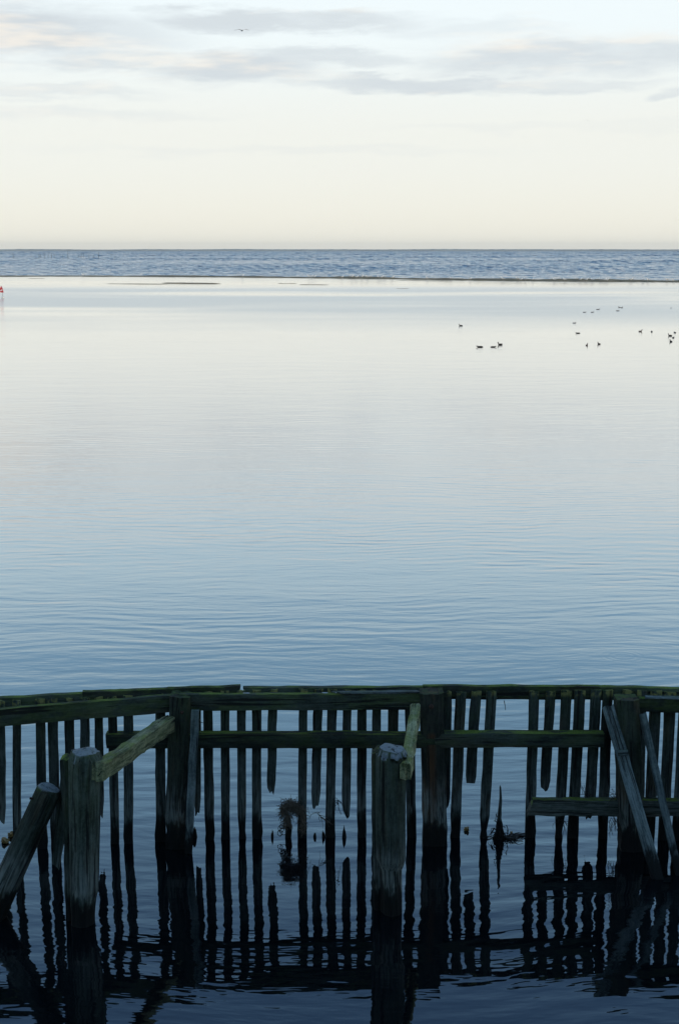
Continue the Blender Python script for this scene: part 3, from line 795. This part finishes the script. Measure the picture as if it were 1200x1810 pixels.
def duck(px, py, pose, mat, heading, scale, label, group='ducks on the lagoon'):
    key = (pose, mat.name)
    if key not in protos:
        e = make_duck('duck', pose, mat); protos[key] = e
    else:
        src = protos[key]; e = src.copy(); COL.objects.link(e)
        for ch in src.children:
            c = ch.copy(); COL.objects.link(c); c.parent = e
    e.location = wat(px, py, -0.01); e.rotation_euler = (0, 0, R(heading)); e.scale = (scale*0.48,)*3
    tag(e, label, 'duck', group)
D, B = M_DUCK, M_BROWN
for a in [(814, 576.5, 'up', D, 175, 1.15, 'dark duck swimming alone, leftmost of the upper ducks'),
          (848, 614, 'low', D, 185, 1.35, 'dark duck with its head held low, leftmost of the nearest trio'),
          (871, 614, 'low', D, 0, 1.15, 'dark duck in the middle of the nearest trio'),
          (883.5, 610, 'up', D, 190, 1.25, 'dark duck with raised head at the right of the nearest trio'),
          (1014, 571.5, 'low', D, 10, 1.0, 'dark duck lying low on the water above another low one'),
          (1021, 589.5, 'low', D, 185, 1.1, 'dark duck lying low on the water, nearer of the two low ones'),
          (1036.5, 611, 'up', B, 60, 1.05, 'brown duck with raised head, left of the near pair'),
          (1058, 609, 'up', B, 120, 1.05, 'brown duck with raised head, right of the near pair'),
          (1032, 552.5, 'low', B, 5, 1.1, 'grey brown duck, leftmost of the farthest row of ducks'), (1046, 552.5, 'low', B, 10, 1.1, 'grey brown duck, second from the left in the farthest row'), (1056, 547.5, 'low', B, 0, 1.2, 'grey brown duck, third from the left in the farthest row'),
          (1091.5, 550, 'low', B, 175, 1.1, 'grey brown duck just in front of the close far pair'), (1094, 544, 'up', B, 150, 1.0, 'left duck of the close pair farthest away'), (1098, 544.5, 'up', B, 20, 1.0, 'right duck of the close pair farthest away'),
          (1131, 586.5, 'up', B, 10, 1.1, 'brown duck swimming right, beside a round dark one'), (1151, 587, 'low', D, 80, 1.25, 'round looking dark duck seen end on, right of a brown one'),
          (1185, 545, 'low', D, 70, 1.1, 'lone dark duck far off by the right edge'),
          (1192, 588.5, 'low', D, 100, 1.15, 'dark duck, farthest of the cluster by the right edge'), (1183.5, 594, 'up', D, 170, 1.1, 'dark duck with raised head, leftmost of the right edge cluster'), (1189, 597.5, 'low', D, 60, 1.15, 'low dark duck in the middle of the right edge cluster'), (1185, 604.5, 'up', D, 110, 1.1, 'dark duck, nearest of the right edge cluster')]:
    duck(*a)

# gulls standing on the sandbar
GU = [(-.24, .20, .012, .008), (-.16, .215, .045, .03), (-.06, .225, .07, .06), (.05, .24, .075, .07), (.12, .28, .05, .05), (.145, .33, .036, .04), (.165, .37, .042, .042), (.20, .375, .03, .03)]
def make_gull():
    e = empty('gull'); V, Fc = loft(GU); mesh_obj('body', V, Fc, M_GULL, e, smooth=True)
    for s_ in (-1, 1):
        V, Fc = loft([(-.30, .215, .008, .006), (-.16, .235, .016, .03), (-.02, .255, .018, .05), (.07, .26, .01, .03)], 6)
        o = mesh_obj('wing', V, Fc, M_GWING, e, smooth=True); o.location = (0, s_*.065, 0)
        o = tubes('leg', [([Vector((0, s_*.03, .18)), Vector((.01, s_*.03, .09)), Vector((.0, s_*.03, 0)), Vector((.05, s_*.03, 0))], .007, .006)], M_BILL, e)
    V, Fc = loft([(.195, .375, .014, .014), (.23, .368, .008, .01), (.25, .36, .003, .004)], 6); mesh_obj('bill', V, Fc, M_BILL, e, smooth=True)
    return e
gp = None
gx = [154, 432, 547, 552, 557, 605, 622, 630, 639, 648, 668, 673, 678, 692, 752, 793, 827, 883, 908, 915, 922, 935, 972, 990, 1018, 1028, 1038, 1052, 1060, 1064, 1105, 1126, 1134, 1167, 1178]
for i, x in enumerate(gx):
    if gp is None: gp = g = make_gull()
    else:
        g = gp.copy(); COL.objects.link(g)
        for ch in gp.children:
            c = ch.copy(); COL.objects.link(c); c.parent = g
    yb = interp(BAR, x); p = wat(x, yb + (0.25 if i % 3 else -0.1))
    g.location = (p.x, p.y-3.6, 0.06); g.rotation_euler = (0, 0, random.choice((0, math.pi))+random.uniform(-.7, .7)); s_ = random.uniform(1.0, 1.35); g.scale = (s_,)*3
    tag(g, 'small white gull standing among others on the long far sandbar' if i else 'lone white gull standing near the left end of the far sandbar', 'gull', 'gulls on the sandbar')

# flying birds
def fly(px, py, dist, span, label, mat, wmat, bank=0.0):
    dd = ray(px, py).normalized(); p = Vector((0, 0, CAMH)) + dd*dist
    e = empty('flying_gull', p); s_ = span/1.3
    V, Fc = loft([(-.26, 0, .03, .006), (-.18, 0, .035, .02), (-.05, 0, .065, .06), (.06, 0, .07, .065), (.15, .01, .045, .045), (.2, .02, .042, .042), (.245, .015, .015, .015)])
    mesh_obj('body', V, Fc, mat, e, smooth=True)
    for sd_ in (-1, 1):
        V, Fc = [], []
        st = [(0.03, .02, .09, -.10), (.2, .085, .10, -.09), (.33, .10, .08, -.08), (.50, .05, .02, -.10), (.65, .045, -.09, -.13)]
        for (yy, zz, f, bk) in st:
            for (xx, dz_) in ((f, 0), ((f+bk)/2, .012), (bk, 0), ((f+bk)/2, -.008)): V.append((xx, sd_*yy, zz+dz_))
        for i in range(len(st)-1):
            for j in range(4):
                j2 = (j+1) % 4; Fc.append((i*4+j, i*4+j2, (i+1)*4+j2, (i+1)*4+j))
        Fc.append((0, 1, 2, 3)); Fc.append(tuple(range((len(st)-1)*4, len(st)*4)))
        mesh_obj('wing', V, Fc, wmat, e, smooth=True)
    e.scale = (s_,)*3; e.rotation_euler = (bank, 0, R(-70))
    tag(e, label, 'gull', 'gulls in flight')
fly(428, 54, 118, 1.25, 'white gull flying with spread wings high in front of the clouds', M_GULL, M_GWING, 0.05)
fly(1038, 213, 200, 0.6, 'distant speck of a gull flying below the grey cloud', M_GWING, M_GWING)
fly(926, 242, 220, 0.6, 'distant speck of a gull flying lowest in the pale sky', M_GWING, M_GWING)

# ------------------------------------------------------------------ far stakes, flag buoy, boat
for i, (x, yb, yt) in enumerate([(24.5, 457, 446), (70, 457, 448), (73, 456, 449), (80, 457, 449), (86, 456, 449), (92, 457, 446.5), (97, 456, 449), (112, 456, 450), (121, 457, 443), (140, 456, 450),
                                 (144, 457, 446), (148, 457, 447), (158, 457, 451), (166, 457, 451), (175, 457, 446), (204, 457, 453)]):
    p = wat(x, yb); h = (yb-yt)*p.y/F_; lean = random.uniform(-.25, .25)
    V, Fc = [], []
    for (z, r) in ((-1, .10), (h*.5, .09), (h, .06)):
        for j in range(6): V.append((r*math.cos(j*math.pi/3)+lean*z/h, r*math.sin(j*math.pi/3), z))
    for q in range(2):
        for j in range(6): Fc.append((q*6+j, q*6+(j+1) % 6, (q+1)*6+(j+1) % 6, (q+1)*6+j))
    Fc.append(tuple(range(12, 18)))
    o = mesh_obj('fishing_stake', V, Fc, M_STAKE); o.location = p
    ordn = ['lone', 'second', 'third', 'fourth', 'fifth', 'sixth', 'seventh', 'eighth', 'ninth', 'tenth', 'eleventh', 'twelfth', 'thirteenth', 'fourteenth', 'fifteenth', 'last']
    lab = {0: 'lone thin fishing stake at the far left of the stakes in the sea', 8: 'tallest thin fishing stake, ninth from the left in the far sea', 15: 'short rightmost fishing stake standing apart in the far sea'}
    tag(o, lab.get(i, 'thin dark fishing stake, %s from the left in the far sea' % ordn[i]), 'stake', 'fishing stakes in the sea')

pb = wat(6, 527); buoy = empty('flag_buoy', pb); u_ = pb.y/F_
tag(buoy, 'small marker buoy with a red and pale flag at the left edge of the lagoon', 'buoy')
tubes('pole', [([Vector((0, 0, -.2)), Vector((-.03, 0, .5)), Vector((-.08, 0, 21*u_))], .018, .012)], M_STAKE, buoy, 6)
V, Fc = loft([(0, -.06, .02, .02), (0, -.02, .10, .10), (0, .06, .13, .13), (0, .14, .10, .10), (0, .18, .03, .03)], 10)
mesh_obj('float', V, Fc, M_WHITE, buoy, smooth=True)
def flag(name, pts, mat):
    V = [Vector(q) + Vector((0, -.012, 0)) for q in pts] + [Vector(q) + Vector((0, .012, 0)) for q in pts]; n_ = len(pts)
    Fc = [tuple(range(n_)), tuple(reversed(range(n_, 2*n_)))] + [(j, n_+j, n_+(j+1) % n_, (j+1) % n_) for j in range(n_)]
    mesh_obj(name, V, Fc, mat, buoy)
flag('flag', [(-.10, 0, 21*u_), (.02, .0, 16*u_), (.08, .0, 9.5*u_), (-.24, .03, 10*u_), (-.36, .04, 14*u_)], M_RED)
flag('flag_stripe', [(-.02, -.03, 15.6*u_), (.0, -.03, 13.5*u_), (-.22, .0, 11.8*u_), (-.26, .01, 13*u_)], M_WHITE)

bt = wat(319, 444.2); boat = empty('fishing_boat', bt)
tag(boat, 'tiny far fishing boat with a wheelhouse and mast on the horizon', 'boat')
V, Fc = [], []
for (x, hw, zt) in ((-6, 1.6, 1.5), (-3, 2.0, 1.3), (1, 2.0, 1.4), (4, 1.4, 1.9), (6.5, .1, 2.6)):
    for (yy, z) in ((-hw, zt), (-hw*.7, -.4), (hw*.7, -.4), (hw, zt)): V.append((x, yy, z))
for i in range(4):
    for j in range(4):
        j2 = (j+1) % 4; Fc.append((i*4+j, i*4+j2, (i+1)*4+j2, (i+1)*4+j))
Fc += [(0, 3, 2, 1), (16, 17, 18, 19)]
mesh_obj('hull', V, Fc, M_HULL, boat)
beam('wheelhouse', bt+Vector((-1.5, 0, 1.3)), bt+Vector((-1.4, 0, 3.8)), 2.8, 2.2, M_WHITE, boat, segs=2, rough=0.005)
tubes('mast', [([Vector((1.2, 0, 1.2)), Vector((1.2, 0, 6.2))], .12, .07), ([Vector((1.2, 0, 5.6)), Vector((4.8, 0, 3.0))], .07, .05)], M_HULL, boat, 6)

# ------------------------------------------------------------------ the air over the sea
hm = bpy.data.materials.new('sea_haze'); hm.use_nodes = True; hn = NT(hm.node_tree); hn.n.clear()
ho = hn.new('ShaderNodeOutputMaterial'); pv = hn.new('ShaderNodeVolumePrincipled')
pv.inputs['Color'].default_value = rgb(0.93, 0.95, 0.98); pv.inputs['Density'].default_value = 0.00011; pv.inputs['Anisotropy'].default_value = 0.7
hn.l.new(pv.outputs[0], ho.inputs['Volume'])
x0, x1, y0, y1, z0, z1 = -15000, 15000, -200, 4800, -2, 24
V = [(x, y, z) for z in (z0, z1) for x, y in ((x0, y0), (x1, y0), (x1, y1), (x0, y1))]
hz = mesh_obj('haze', V, [(3, 2, 1, 0), (4, 5, 6, 7), (0, 1, 5, 4), (1, 2, 6, 5), (2, 3, 7, 6), (3, 0, 4, 7)], hm)
tag(hz, kind='stuff')
